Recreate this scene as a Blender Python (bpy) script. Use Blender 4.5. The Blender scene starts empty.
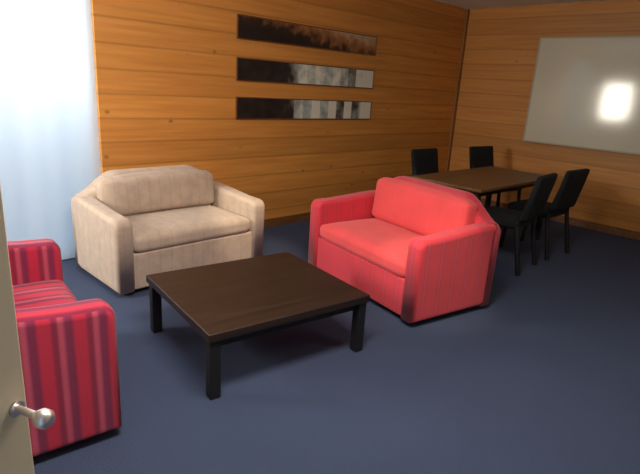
import bpy, bmesh, math, random
from mathutils import Matrix, Vector
random.seed(3)
scene = bpy.context.scene
scene.view_settings.view_transform = 'Standard'

# ------------------------------------------------------------ helpers
def link(o):
    bpy.context.collection.objects.link(o); return o

def finish(name, bm, mat, parent=None, smooth=True, loc=(0,0,0)):
    me = bpy.data.meshes.new(name)
    bmesh.ops.recalc_face_normals(bm, faces=bm.faces[:])
    bm.to_mesh(me); bm.free()
    if smooth:
        for p in me.polygons: p.use_smooth = True
    if mat: me.materials.append(mat)
    o = link(bpy.data.objects.new(name, me))
    o.location = loc
    if parent: o.parent = parent
    if smooth:
        m = o.modifiers.new('wn', 'WEIGHTED_NORMAL'); m.keep_sharp = False
    return o

def add_box(bm, lo, hi, bevel=0.0, seg=2):
    t = bmesh.new()
    bmesh.ops.create_cube(t, size=1)
    for v in t.verts:
        v.co = Vector([lo[i] + (v.co[i] + .5) * (hi[i] - lo[i]) for i in range(3)])
    if bevel > 0:
        bmesh.ops.bevel(t, geom=t.edges[:], offset=bevel, segments=seg, profile=.5, affect='EDGES')
    me = bpy.data.meshes.new('t'); t.to_mesh(me); t.free()
    bm.from_mesh(me); bpy.data.meshes.remove(me)

def box(name, lo, hi, mat, parent=None, bevel=0.0, seg=2):
    bm = bmesh.new(); add_box(bm, lo, hi, bevel, seg)
    return finish(name, bm, mat, parent, smooth=bevel > 0)

def boxes(name, lst, mat, parent=None, bevel=0.0):
    bm = bmesh.new()
    for lo, hi in lst: add_box(bm, lo, hi, bevel)
    return finish(name, bm, mat, parent, smooth=bevel > 0)

def prism(name, pts, axis, a, b, mat, parent, bevel, seg=4):
    """pts: outline in the two other axes; extruded along axis from a to b; rim edges bevelled"""
    bm = bmesh.new()
    def mk(p, s):
        if axis == 'x': return bm.verts.new((s, p[0], p[1]))
        if axis == 'y': return bm.verts.new((p[0], s, p[1]))
        return bm.verts.new((p[0], p[1], s))
    A = [mk(p, a) for p in pts]; B = [mk(p, b) for p in pts]
    bm.faces.new(A); bm.faces.new(B[::-1])
    n = len(pts)
    for i in range(n):
        bm.faces.new((A[i], A[(i+1) % n], B[(i+1) % n], B[i]))
    bm.edges.ensure_lookup_table()
    sa, sb = set(A), set(B)
    rim = [e for e in bm.edges if (e.verts[0] in sa and e.verts[1] in sa) or (e.verts[0] in sb and e.verts[1] in sb)]
    bmesh.ops.recalc_face_normals(bm, faces=bm.faces[:])
    if bevel: bmesh.ops.bevel(bm, geom=rim, offset=bevel, segments=seg, profile=.5, affect='EDGES', clamp_overlap=True)
    return finish(name, bm, mat, parent)

def pillow(name, lo, hi, bulge, mat, parent, axis=2, rot=None, pivot=None, arch=0.0):
    bm = bmesh.new()
    add_box(bm, (-1,-1,-1), (1,1,1))
    bmesh.ops.subdivide_edges(bm, edges=bm.edges[:], cuts=15, use_grid_fill=True)
    half = [(hi[i]-lo[i])/2 for i in range(3)]; c = [(hi[i]+lo[i])/2 for i in range(3)]
    r = min(half) * .75
    for v in bm.verts:
        u = v.co.copy()
        p = Vector([u[i]*half[i] for i in range(3)])
        inner = Vector([max(-half[i]+r, min(half[i]-r, p[i])) for i in range(3)])
        d = p - inner
        if d.length > 1e-6: p = inner + d.normalized() * min(r, d.length if max(abs(u.x),abs(u.y),abs(u.z))<1 else r)
        o = [i for i in range(3) if i != axis]
        f = (1-u[o[0]]**4) * (1-u[o[1]]**4)
        p[axis] += bulge * f * (1 if u[axis] > 0 else -1) * abs(u[axis])
        if arch and u.z > 0: p.z -= arch * u.z * abs(u.x)**3
        v.co = p + Vector(c)
    if rot is not None:
        bmesh.ops.rotate(bm, verts=bm.verts[:], cent=pivot, matrix=rot)
    return finish(name, bm, mat, parent)

def tube(bm, pts, r, n=10):
    rings = []
    for i, p in enumerate(pts):
        p = Vector(p); rr = r[i] if isinstance(r, (list, tuple)) else r
        d = (Vector(pts[min(i+1, len(pts)-1)]) - Vector(pts[max(i-1, 0)])).normalized()
        q = d.to_track_quat('Z', 'Y')
        rings.append([bm.verts.new(p + q @ Vector((rr*math.cos(2*math.pi*k/n), rr*math.sin(2*math.pi*k/n), 0))) for k in range(n)])
    for a, b in zip(rings, rings[1:]):
        for k in range(n): bm.faces.new((a[k], a[(k+1)%n], b[(k+1)%n], b[k]))
    bm.faces.new(rings[0][::-1]); bm.faces.new(rings[-1])

def cyl(name, pts, r, mat, parent, n=12):
    bm = bmesh.new(); tube(bm, pts, r, n); return finish(name, bm, mat, parent)

def empty(name, loc, rot, label, cat):
    e = link(bpy.data.objects.new(name, None)); e.empty_display_size = .1
    e.location = loc; e.rotation_euler = (0, 0, math.radians(rot))
    e['label'] = label; e['category'] = cat
    return e

# ------------------------------------------------------------ node helpers
class NT:
    def __init__(s, name):
        s.m = bpy.data.materials.new(name); s.m.use_nodes = True
        s.t = s.m.node_tree; s.b = s.t.nodes['Principled BSDF']; s.out = s.t.nodes['Material Output']
    def n(s, typ, **k):
        x = s.t.nodes.new(typ)
        for a, v in k.items(): setattr(x, a, v)
        return x
    def put(s, sock, v):
        if hasattr(v, 'links') or isinstance(v, bpy.types.NodeSocket): s.t.links.new(v, sock)
        else: sock.default_value = v
    def math(s, op, a, b=0.0, c=0.0):
        x = s.n('ShaderNodeMath', operation=op)
        s.put(x.inputs[0], a); s.put(x.inputs[1], b); s.put(x.inputs[2], c)
        return x.outputs[0]
    def coord(s, which='Object'): return s.n('ShaderNodeTexCoord').outputs[which]
    def xyz(s, v):
        x = s.n('ShaderNodeSeparateXYZ'); s.put(x.inputs[0], v); return x.outputs
    def comb(s, a, b, c):
        x = s.n('ShaderNodeCombineXYZ')
        for i, v in enumerate((a, b, c)): s.put(x.inputs[i], v)
        return x.outputs[0]
    def noise(s, v, scale, detail=3, rough=.5):
        x = s.n('ShaderNodeTexNoise'); s.put(x.inputs['Vector'], v)
        x.inputs['Scale'].default_value = scale; x.inputs['Detail'].default_value = detail; x.inputs['Roughness'].default_value = rough
        return x.outputs['Fac']
    def ramp(s, f, stops, interp='LINEAR'):
        x = s.n('ShaderNodeValToRGB'); s.put(x.inputs[0], f); r = x.color_ramp; r.interpolation = interp
        while len(r.elements) < len(stops): r.elements.new(.5)
        for e, (p, c) in zip(r.elements, stops): e.position = p; e.color = (*c, 1)
        return x.outputs[0]
    def mix(s, f, a, b, blend='MIX'):
        x = s.n('ShaderNodeMix', data_type='RGBA', blend_type=blend)
        s.put(x.inputs[0], f)
        s.put(x.inputs[6], a if not isinstance(a, tuple) else (*a, 1)); s.put(x.inputs[7], b if not isinstance(b, tuple) else (*b, 1))
        return x.outputs[2]
    def bump(s, h, strength=.3, dist=.01):
        x = s.n('ShaderNodeBump'); x.inputs['Strength'].default_value = strength; x.inputs['Distance'].default_value = dist
        s.put(x.inputs['Height'], h); s.put(s.b.inputs['Normal'], x.outputs[0])
    def base(s, c): s.put(s.b.inputs['Base Color'], c if not isinstance(c, tuple) else (*c, 1))
    def rough(s, r): s.put(s.b.inputs['Roughness'], r)

def plain(name, col, rough=.6, metal=0, var=.12, scale=20):
    m = NT(name); f = m.noise(m.coord(), scale)
    m.base(m.ramp(f, [(.3, tuple(c*(1-var) for c in col)), (.7, tuple(min(1, c*(1+var)) for c in col))]))
    m.rough(rough); m.b.inputs['Metallic'].default_value = metal
    return m.m

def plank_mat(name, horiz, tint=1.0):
    m = NT(name); X = m.xyz(m.coord())
    h = X[horiz]; z = X[2]
    q = m.math('DIVIDE', z, .19); idx = m.math('FLOOR', q); fr = m.math('FRACT', q)
    wn = m.n('ShaderNodeTexWhiteNoise', noise_dimensions='1D'); m.put(wn.inputs['W'], idx)
    rnd = wn.outputs['Value']
    gv = m.comb(m.math('MULTIPLY', m.math('ADD', h, m.math('MULTIPLY', rnd, 9)), 1.2), m.math('MULTIPLY', rnd, 30), m.math('MULTIPLY', z, 26))
    g = m.noise(gv, 1.0, 6, .6)
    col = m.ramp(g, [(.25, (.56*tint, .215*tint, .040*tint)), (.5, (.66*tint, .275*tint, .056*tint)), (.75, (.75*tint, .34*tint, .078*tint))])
    tone = m.math('ADD', m.math('MULTIPLY', rnd, .20), .88)
    tc = m.comb(tone, tone, tone)
    col = m.mix(1.0, col, tc, 'MULTIPLY')
    vor = m.n('ShaderNodeTexVoronoi'); m.put(vor.inputs['Vector'], m.comb(h, 0, m.math('MULTIPLY', z, 1.3))); vor.inputs['Scale'].default_value = 4.2
    knot = m.math('SUBTRACT', 1, m.math('MINIMUM', m.math('DIVIDE', vor.outputs['Distance'], .12), 1.0))
    col = m.mix(m.math('MULTIPLY', knot, .75), col, (.14, .045, .012))
    e = m.math('MINIMUM', fr, m.math('SUBTRACT', 1, fr))
    groove = m.math('SUBTRACT', 1, m.math('MINIMUM', m.math('DIVIDE', e, .075), 1.0))
    col = m.mix(m.math('MULTIPLY', groove, .42), col, (.20, .07, .016))
    m.base(col); m.rough(.5)
    m.bump(m.math('MINIMUM', m.math('MULTIPLY', e, 12), 1.0), .12, .003)
    return m.m

def wood(name, lo, hi, rough=.4, axis=0):
    m = NT(name); X = m.xyz(m.coord())
    s = [22, 22, 22]; s[axis] = 1.5
    g = m.noise(m.comb(*[m.math('MULTIPLY', X[i], s[i]) for i in range(3)]), 1, 5, .6)
    m.base(m.ramp(g, [(.3, lo), (.7, hi)])); m.rough(rough); return m.m

def fabric(name, stops, period, rough=.9, offset=0.0, mottle=.3):
    """woven upholstery with warp stripes running vertically on every side"""
    m = NT(name); X = m.xyz(m.coord()); N = m.xyz(m.coord('Normal'))
    side = m.math('GREATER_THAN', m.math('ABSOLUTE', N[0]), .75)
    u = m.math('ADD', m.math('MULTIPLY', X[1], side), m.math('MULTIPLY', X[0], m.math('SUBTRACT', 1, side)))
    f = m.math('FRACT', m.math('ADD', m.math('DIVIDE', u, period), 20 + offset))
    col = m.ramp(f, stops)
    nz = m.noise(m.coord(), 160, 2); nb = m.noise(m.coord(), 14 if mottle > .4 else 5, 3)
    k = m.math('ADD', m.math('MULTIPLY', nz, .25), m.math('ADD', m.math('MULTIPLY', nb, mottle), .87-mottle/2))
    m.base(m.mix(1.0, col, m.comb(k, k, k), 'MULTIPLY')); m.rough(rough)
    m.b.inputs['Sheen Weight'].default_value = .15
    m.bump(nz, .25, .002)
    return m.m

# ------------------------------------------------------------ materials
M_wallN = plank_mat('pine_planks_long', 0)
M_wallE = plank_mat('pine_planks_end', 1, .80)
M_cream = plain('cream_paint', (.62, .58, .50), .6, var=.04, scale=3)
M_ceil = plain('white_ceiling', (.80, .79, .75), .8, var=.03, scale=3)
M_trim = wood('dark_pine_trim', (.20, .08, .02), (.34, .14, .035), .5, 2)
M_base = wood('skirting_wood', (.14, .055, .018), (.24, .10, .03), .5, 0)
c = NT('navy_carpet'); co = c.coord()
f1 = c.noise(co, 220, 3, .7); f2 = c.noise(co, 1.3, 4, .6)
c.base(c.mix(c.math('MULTIPLY', f2, .8), c.ramp(f1, [(.3, (.013, .023, .058)), (.7, (.054, .077, .160))]), c.ramp(f1, [(.3, (.026, .040, .086)), (.7, (.080, .111, .205))])))
c.rough(.95); c.bump(f1, .6, .006); M_carpet = c.m

M_red = fabric('coral_red_upholstery', [(0, (.64, .038, .060)), (.3, (.64, .038, .060)), (.42, (.55, .034, .074)), (.5, (.68, .060, .080)), (.58, (.55, .034, .074)), (.7, (.64, .038, .060)), (1, (.64, .038, .060))], .13)
M_redc = fabric('coral_red_cushion_cloth', [(0, (.76, .074, .082)), (.45, (.76, .074, .082)), (.5, (.78, .088, .095)), (.55, (.76, .074, .082)), (1, (.76, .074, .082))], .13)
M_beige = fabric('taupe_upholstery', [(0, (.50, .39, .31)), (.4, (.50, .39, .31)), (.5, (.45, .345, .285)), (.6, (.50, .39, .31)), (1, (.50, .39, .31))], .09, mottle=.5)
M_stripe = fabric('crimson_striped_upholstery', [(0, (.52, .018, .058)), (.24, (.52, .018, .058)), (.34, (.22, .016, .068)), (.50, (.23, .020, .075)), (.60, (.52, .070, .13)), (.68, (.52, .070, .13)), (.76, (.27, .014, .055)), (.86, (.27, .014, .055)), (.95, (.52, .018, .058)), (1, (.52, .018, .058))], .125)
M_black = plain('black_plastic', (.012, .012, .014), .5)
M_blackcloth = plain('black_cloth', (.005, .006, .009), .95, scale=200)
M_tabletop = wood('dark_walnut_top', (.012, .006, .004), (.034, .016, .009), .42, 0)
M_tableleg = plain('black_metal', (.006, .006, .008), .65)
M_meet = wood('brown_veneer', (.13, .06, .020), (.20, .095, .034), .5, 0)
M_alu = plain('brushed_aluminium', (.55, .55, .54), .35, 1, .05)
M_bframe = plain('beige_anodised_frame', (.42, .36, .27), .5, 0, .05)
M_chrome = plain('satin_chrome', (.95, .86, .82), .40, 1, .04)
M_board = plain('whiteboard_enamel', (.60, .57, .455), .10, 0, .02, 2)
M_door = plain('cream_door_paint', (.82, .71, .50), .5, 0, .04, 3)
M_frame = wood('dark_brown_picture_frame', (.12, .045, .015), (.22, .085, .025), .4)
M_white = plain('white_frame_paint', (.75, .75, .75), .5, 0, .03)

cu = NT('sheer_white_curtain')
dif = cu.n('ShaderNodeBsdfDiffuse'); tr = cu.n('ShaderNodeBsdfTranslucent'); mx = cu.n('ShaderNodeMixShader')
wv = cu.ramp(cu.noise(cu.coord(), 300, 2), [(.3, (.78, .85, .90)), (.7, (.84, .90, .94))])
cu.put(dif.inputs[0], wv); cu.put(tr.inputs[0], wv); mx.inputs[0].default_value = .6
cu.put(mx.inputs[1], dif.outputs[0]); cu.put(mx.inputs[2], tr.outputs[0]); cu.put(cu.out.inputs[0], mx.outputs[0])
M_curtain = cu.m
gl = NT('window_glass'); tp = gl.n('ShaderNodeBsdfTransparent'); gg = gl.n('ShaderNodeBsdfGlossy'); gg.inputs['Roughness'].default_value = .02
gm = gl.n('ShaderNodeMixShader'); gm.inputs[0].default_value = .06
gl.put(gm.inputs[1], tp.outputs[0]); gl.put(gm.inputs[2], gg.outputs[0]); gl.put(gl.out.inputs[0], gm.outputs[0]); M_glass = gl.m

def photo_mat(name, seed, length, brown=False):
    """a panorama print: dark at one end, breaking into pale blocks toward the other"""
    m = NT(name); X = m.xyz(m.coord())
    u = X[0]; z = X[2]
    r = m.noise(m.comb(m.math('ADD', m.math('MULTIPLY', u, 10), seed), m.math('MULTIPLY', z, 9), 0), 1, 2, .5)
    cell = m.n('ShaderNodeTexWhiteNoise', noise_dimensions='1D'); m.put(cell.inputs['W'], m.math('FLOOR', m.math('ADD', m.math('MULTIPLY', u, 8), seed)))
    grad = m.math('DIVIDE', m.math('ADD', u, length/2), length)
    step = m.n('ShaderNodeMapRange', interpolation_type='SMOOTHSTEP'); m.put(step.inputs[0], grad)
    a, b = (.1, .9) if brown else (.22, .5)
    step.inputs[1].default_value = a; step.inputs[2].default_value = b
    if brown:
        # dark silhouettes low in the strip over warm brown
        hgt = m.math('MULTIPLY', m.math('SUBTRACT', z, m.math('MULTIPLY', m.math('SUBTRACT', .5, grad), .12)), 3.2)
        f = m.math('ADD', m.math('ADD', m.math('MULTIPLY', m.math('SUBTRACT', r, .34), 1.0), hgt), m.math('MULTIPLY', step.outputs[0], .36))
        stops = [(0, (.014, .007, .005)), (.24, (.030, .013, .008)), (.42, (.18, .07, .022)), (.66, (.38, .16, .055)), (.9, (.48, .34, .22))]
    else:
        last = m.math('MULTIPLY', m.math('GREATER_THAN', grad, .90), .35)
        bright = m.math('MULTIPLY', step.outputs[0], m.math('ADD', .30, m.math('MULTIPLY', cell.outputs['Value'], .55)))
        f = m.math('ADD', m.math('ADD', m.math('MULTIPLY', m.math('SUBTRACT', r, .40), .7), bright), last)
        stops = [(0, (.010, .006, .006)), (.24, (.030, .020, .016)), (.38, (.18, .17, .15)), (.58, (.38, .44, .41)), (.8, (.78, .76, .66))]
    m.base(m.ramp(f, stops)); m.rough(.5); return m.m

# ------------------------------------------------------------ room shell
XW, XE, YS, YN, H = -.65, 6.68, -1.6, 4.2, 2.61
T = .14
def structure(o, label, cat=None):
    o['kind'] = 'structure'; o['label'] = label; o['category'] = cat or o.name.split('_')[0]; return o
structure(box('floor', (XW-T, YS-T, -.1), (XE+T, YN+T+.02, 0), M_carpet), 'dark navy blue carpet floor')
structure(box('ceiling', (XW-T, YS-T, H), (XE+T, YN+T+.02, H+.1), M_ceil), 'plain white painted ceiling')
OX = 1.60
structure(boxes('wall_north', [((OX, YN, 0), (XE+T, YN+T, H)), ((XW-T, YN, 2.42), (OX, YN+T, H)), ((XW-T, YN, 0), (XW+.1, YN+T, 2.42))], M_wallN), 'wall of horizontal orange pine planks with grooves')
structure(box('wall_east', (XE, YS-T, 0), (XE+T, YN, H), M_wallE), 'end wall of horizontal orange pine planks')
structure(box('wall_south', (XW-T, YS-T, 0), (XE, YS, H), M_cream), 'cream painted wall')
WY0, WY1, WZ0, WZ1 = 3.42, 4.12, 1.08, 1.98
DY0, DY1, DZ = -.44, .47, 2.05
structure(boxes('wall_west', [((XW-T, YS, 0), (XW, DY0, H)), ((XW-T, DY0, DZ), (XW, DY1, H)), ((XW-T, DY1, 0), (XW, WY0, H)),
    ((XW-T, WY0, 0), (XW, WY1, WZ0)), ((XW-T, WY0, WZ1), (XW, WY1, H)), ((XW-T, WY1, 0), (XW, YN, H))], M_cream), 'cream painted wall with window and doorway')
# trims
structure(box('trim_1', (XE-.05, YN-.03, 0), (XE, YN, H), M_trim), 'dark wooden corner trim', 'trim')
structure(box('baseboard_north', (OX+.02, YN-.015, 0), (XE-.05, YN, .09), M_base), 'dark wooden skirting', 'baseboard')
structure(box('baseboard_east', (XE-.015, YS, 0), (XE, YN-.03, .09), M_base), 'dark wooden skirting', 'baseboard')
# tall window behind the curtain
fr = []
a0, a1 = XW+.1, OX-.003
for x in (a0, a1-.05): fr.append(((x, YN+.09, 0), (x+.05, YN+.13, 2.42)))
for z in (0, 2.37): fr.append(((a0, YN+.09, z), (a1, YN+.13, z+.05)))
w1 = structure(boxes('window_1', fr, M_white), 'tall white framed glazed window', 'window')
g = box('glass_pane', (a0+.05, YN+.105, .05), (a1-.05, YN+.112, 2.37), M_glass, w1)
fr = [((XW-.10, y, WZ0), (XW-.05, y+.05, WZ1)) for y in (WY0, WY1-.05)] + [((XW-.10, WY0, z), (XW-.05, WY1, z+.05)) for z in (WZ0, WZ1-.05)]
w2 = structure(boxes('window_2', fr, M_white), 'white framed window', 'window')
g = box('glass_pane', (XW-.08, WY0+.05, WZ0+.05), (XW-.073, WY1-.05, WZ1-.05), M_glass, w2)

# curtain
bm = bmesh.new(); N = 160; rows = []
for j in range(2):
    row = []
    for i in range(N+1):
        x = a0 + .01 + (OX - a0 - .012) * i / N
        y = YN + .03 + .003*math.sin(x*14) + .001*math.sin(x*37+1)
        row.append(bm.verts.new((x, y, .02 if j == 0 else 2.38)))
    rows.append(row)
for i in range(N): bm.faces.new((rows[0][i], rows[0][i+1], rows[1][i+1], rows[1][i]))
cur = finish('curtain', bm, M_curtain); cur.modifiers.clear()
cur['label'] = 'sheer white full-length curtain glowing with daylight'; cur['category'] = 'curtain'

# door leaf, standing open
hx, hy, ex, ey = -.609, .45, .156, .808
ang = math.degrees(math.atan2(ey-hy, ex-hx)); L = math.hypot(ex-hx, ey-hy)
door = empty('door_1', (hx, hy, 0), ang, 'open cream painted door', 'door'); door['kind'] = 'structure'
box('door_leaf', (0, -.02, .01), (L, .02, 2.03), M_door, door, .003)
for sgn in (-1, 1):
    bm = bmesh.new(); hxx = L-.019; hz = 1.005
    tube(bm, [(hxx, sgn*.02, hz), (hxx, sgn*.024, hz)], .012, 20)
    tube(bm, [(hxx, sgn*.02, hz), (hxx, sgn*.058, hz), (hxx, sgn*.064, hz), (hxx, sgn*.072, hz), (hxx, sgn*.082, hz), (hxx, sgn*.088, hz), (hxx, sgn*.090, hz)], [.006, .006, .010, .0145, .0145, .010, .004], 20)
    o = finish('door_knob', bm, M_chrome, door); o['label'] = 'small satin metal knob'

# ------------------------------------------------------------ sofas
def smooth(t): t = max(0, min(1, t)); return t*t*(3-2*t)
def make_sofa(name, loc, rot, W, D, mat, cmat, label, cat, arm=.60, backh=.80, slope=.30, z0=.035, arch=.02):
    e = empty(name, loc, rot, label, cat)
    AT = .135; BT = .17; hb = arm + .04
    # arms
    for s in (-1, 1):
        pts = [(-D/2, z0), (D/2-.06, z0), (D/2-.06, hb)]
        for k in range(7):
            t = k/6; y = D/2-.1 - t*(D-.1-.07); pts.append((y, hb + (arm-hb)*smooth(t)))
        for k in range(1, 6):
            a = math.pi/2*k/6; pts.append((-D/2+.06-.06*math.sin(a), arm-.06+.06*math.cos(a)))
        pts.append((-D/2, arm-.06))
        x1 = s*W/2; x0 = s*(W/2-AT)
        prism('armrest', pts, 'x', min(x0, x1), max(x0, x1), mat, e, .035)
    # back shell
    pts = [(-W/2, z0), (W/2, z0)]
    n = 36
    for k in range(n+1):
        x = W/2 - W*k/n
        d = W/2-abs(x)
        zz = hb + (backh-hb)*smooth((d-.02)/slope)
        if d < .05: zz -= .04*(1-math.sqrt(max(0, 1-((.05-d)/.05)**2)))
        pts.append((x, zz))
    prism('backrest', pts, 'y', D/2-BT, D/2, mat, e, .055, 5)
    # base
    box('seat_base', (-W/2+AT-.01, -D/2+.02, z0), (W/2-AT+.01, D/2-BT+.02, .30), mat, e, .015, 3)
    pillow('seat_cushion', (-W/2+AT, -D/2+.005, .295), (W/2-AT, D/2-BT-.01, .425), .022, cmat, e)
    iw = W/2-AT-.01
    pillow('back_cushion', (-iw, D/2-BT-.11, .42), (iw, D/2-BT+.03, backh-.015), .03, cmat, e, axis=1,
           rot=Matrix.Rotation(math.radians(-6), 3, 'X'), pivot=(0, D/2-BT, .42), arch=arch)
    for sx in (-1, 1):
        for sy in (-1, 1):
            cx, cy = sx*(W/2-.09), sy*(D/2-.09)
            prism('leg', [(cx-.022, cy-.022), (cx+.022, cy-.022), (cx+.022, cy+.022), (cx-.022, cy+.022)], 'z', 0, z0+.01, M_black, e, .003, 2)
    return e

make_sofa('sofa', (3.10, 2.315, 0), -100.1, 1.31, .80, M_red, M_redc, 'coral red two-seat sofa beside the dark coffee table', 'sofa', .60, .81, .30)
make_sofa('sofa', (1.925, 3.665, 0), 2.0, 1.29, .78, M_beige, M_beige, 'taupe two-seat sofa against the pine wall and curtain', 'sofa', .56, .765, .30, arch=.035)
make_sofa('armchair', (.415, 2.45, 0), 84.5, 1.07, .76, M_stripe, M_stripe, 'crimson armchair with dark vertical stripes', 'armchair', .615, .80, .2)

# ------------------------------------------------------------ coffee table
ct = empty('coffee_table', (1.70, 2.24, 0), -7, 'low dark wooden coffee table with black legs', 'coffee table')
tw, td, th = 1.0, .88, .36
box('tabletop', (-tw/2, -td/2, th-.045), (tw/2, td/2, th), M_tabletop, ct, .006)
ap = .05
boxes('apron', [((-tw/2+ap, -td/2+ap, th-.10), (tw/2-ap, -td/2+ap+.02, th-.04)), ((-tw/2+ap, td/2-ap-.02, th-.10), (tw/2-ap, td/2-ap, th-.04)),
    ((-tw/2+ap, -td/2+ap, th-.10), (-tw/2+ap+.02, td/2-ap, th-.04)), ((tw/2-ap-.02, -td/2+ap, th-.10), (tw/2-ap, td/2-ap, th-.04))], M_tableleg, ct)
for sx in (-1, 1):
    for sy in (-1, 1):
        cx, cy = sx*(tw/2-.04), sy*(td/2-.04)
        box('leg', (cx-.028, cy-.028, 0), (cx+.028, cy+.028, th-.044), M_tableleg, ct, .004)

# ------------------------------------------------------------ meeting table
mt = empty('meeting_table', (4.84, 2.57, 0), 0, 'brown veneer meeting table on black legs', 'table')
mw, md, mh = 1.56, .76, .71
box('tabletop', (-mw/2, -md/2, mh-.03), (mw/2, md/2, mh), M_meet, mt, .006)
boxes('apron', [((-mw/2+.08, -md/2+.08, mh-.09), (mw/2-.08, -md/2+.10, mh-.03)), ((-mw/2+.08, md/2-.10, mh-.09), (mw/2-.08, md/2-.08, mh-.03)),
   ((-mw/2+.08, -md/2+.08, mh-.09), (-mw/2+.10, md/2-.08, mh-.03)), ((mw/2-.10, -md/2+.08, mh-.09), (mw/2-.08, md/2-.08, mh-.03))], M_black, mt)
for sx in (-1, 1):
    for sy in (-1, 1):
        cx, cy = sx*(mw/2-.06), sy*(md/2-.06)
        box('leg', (cx-.025, cy-.025, 0), (cx+.025, cy+.025, mh-.03), M_black, mt, .004)

# ------------------------------------------------------------ chairs
def build_chair(loc, rot, label):
    e = empty('meeting_chair', loc, rot, label, 'chair'); e['group'] = 'chairs around the meeting table'
    pillow('seat', (-.23, -.22, .40), (.23, .22, .475), .01, M_blackcloth, e)
    pillow('backrest', (-.22, -.255, .49), (.22, -.205, .89), .008, M_blackcloth, e, axis=1, rot=Matrix.Rotation(math.radians(12), 3, 'X'), pivot=(0, -.22, .45))
    for s in (-1, 1):
        cyl('leg', [(s*.215, -.28, 0), (s*.205, -.20, .42), (s*.20, -.225, .50), (s*.19, -.315, .84)], .021, M_tableleg, e)
        cyl('leg', [(s*.215, .22, 0), (s*.205, .18, .425)], .021, M_tableleg, e)
    return e
c0 = build_chair((4.42, 2.12, 0), 6, 'black padded chair drawn up to the meeting table')
def dup(src, loc, rot, label):
    n = src.copy(); n.location = loc; n.rotation_euler = (0, 0, math.radians(rot)); n['label'] = label
    bpy.context.collection.objects.link(n)
    for ch in [o for o in bpy.data.objects if o.parent == src]:
        k = ch.copy(); k.parent = n; bpy.context.collection.objects.link(k)
    return n
bpy.context.view_layer.update()
dup(c0, (5.14, 2.12, 0), -3, 'black padded chair drawn up to the meeting table')
dup(c0, (4.90, 3.10, 0), 177, 'black padded chair between the table and the pine wall')
dup(c0, (5.98, 3.02, 0), 172, 'black padded chair between the table and the pine wall')

# ------------------------------------------------------------ whiteboard
wb = empty('whiteboard', (XE-.048, 1.87, 1.59), 2.2, 'large wall-mounted whiteboard with thin frame', 'whiteboard')
hw, hh = 1.2, .63
box('panel', (-.018, -hw+.015, -hh+.015), (-.002, hw-.015, hh-.015), M_board, wb)
boxes('frame', [((-.024, -hw, -hh), (-.001, hw, -hh+.018)), ((-.024, -hw, hh-.018), (-.001, hw, hh)), ((-.024, -hw, -hh+.018), (-.001, -hw+.018, hh-.018)), ((-.024, hw-.018, -hh+.018), (-.001, hw, hh-.018))], M_bframe, wb)
box('pen_tray', (-.07, -.9, -hh-.015), (-.003, -.4, -hh+.002), M_alu, wb, .003)

# ------------------------------------------------------------ picture strips
LEN = 1.94
labels = ['long panoramic photo strip, dark shapes over warm brown', 'long photo strip, black fading to pale grey-green blocks', 'long photo strip with grey and cream blocks']
for i, z in enumerate((1.965, 1.595, 1.24)):
    p = empty('framed_picture', (2.88+LEN/2, YN, z), 0, labels[i], 'picture')
    p['group'] = 'panoramic picture strips on the pine wall'
    hz = .105
    box('picture', (-LEN/2+.008, -.014, -hz+.008), (LEN/2-.008, -.002, hz-.008), photo_mat('panorama_print', i*7.3+.4, LEN, i == 0), p)
    f = .010
    boxes('frame', [((-LEN/2, -.018, -hz), (LEN/2, -.001, -hz+f)), ((-LEN/2, -.018, hz-f), (LEN/2, -.001, hz)), ((-LEN/2, -.018, -hz+f), (-LEN/2+f, -.001, hz-f)), ((LEN/2-f, -.018, -hz+f), (LEN/2, -.001, hz-f))], M_frame, p)

# ------------------------------------------------------------ light
w = bpy.data.worlds.new('world'); scene.world = w; w.use_nodes = True
w.node_tree.nodes['Background'].inputs[0].default_value = (.46, .70, 1, 1); w.node_tree.nodes['Background'].inputs[1].default_value = .75
def area(name, loc, d, sx, sy, power, col):
    l = bpy.data.lights.new(name, 'AREA'); l.shape = 'RECTANGLE'; l.size = sx; l.size_y = sy; l.energy = power; l.color = col
    o = link(bpy.data.objects.new(name, l)); o.location = loc; o.rotation_euler = Vector(d).to_track_quat('-Z', 'Y').to_euler()
    return o
def spot(name, loc, target, power, deg, col):
    l = bpy.data.lights.new(name, 'SPOT'); l.energy = power; l.spot_size = math.radians(deg); l.spot_blend = .8; l.color = col; l.shadow_soft_size = .05
    o = link(bpy.data.objects.new(name, l)); o.location = loc; o.rotation_euler = (Vector(target)-Vector(loc)).to_track_quat('-Z', 'Y').to_euler()
area('daylight_tall_window', (1.25, YN+.62, 1.8), (-.05, -1, 0), .9, 1.2, 14, (.86, .94, 1))
area('daylight_side_window', (XW-.35, 3.76, 1.53), (1, -.2, -.14), .9, 1.2, 185, (1, .92, .78))
area('ceiling_light_lounge', (1.0, 1.2, 2.55), (0.05, .3, -1), 1.2, .6, 76, (1, .91, .79))  # added fill light for the closed room, no fixture modelled here
area('ceiling_light_meeting', (3.0, -.2, 2.55), (-.1, -.1, -1), 1.2, .6, 12, (1, .90, .76))  # weak second fill, added under the ceiling out of view
spot('downlight_taupe_sofa', (1.9, 2.0, 2.55), (2.50, 3.34, .42), 190, 22, (1, .84, .58))  # added spot, makes the warm highlight on the taupe sofa's right arm
spot('downlight_red_sofa', (1.9, 1.3, 2.55), (2.80, 1.78, .56), 120, 22, (1, .84, .60))  # added spot to brighten the red sofa's near front arm, no real lamp

# ------------------------------------------------------------ camera
cam = bpy.data.cameras.new('camera'); cam.sensor_width = 36; cam.lens = 513.4/640*36; cam.clip_start = .02
co = link(bpy.data.objects.new('camera', cam))
R = Matrix.Rotation(math.radians(-44.4), 4, 'Z') @ Matrix.Rotation(math.radians(90-16.49), 4, 'X') @ Matrix.Rotation(math.radians(3.6), 4, 'Z')
co.matrix_world = Matrix.Translation((0, 0, 1.5)) @ R
scene.camera = co
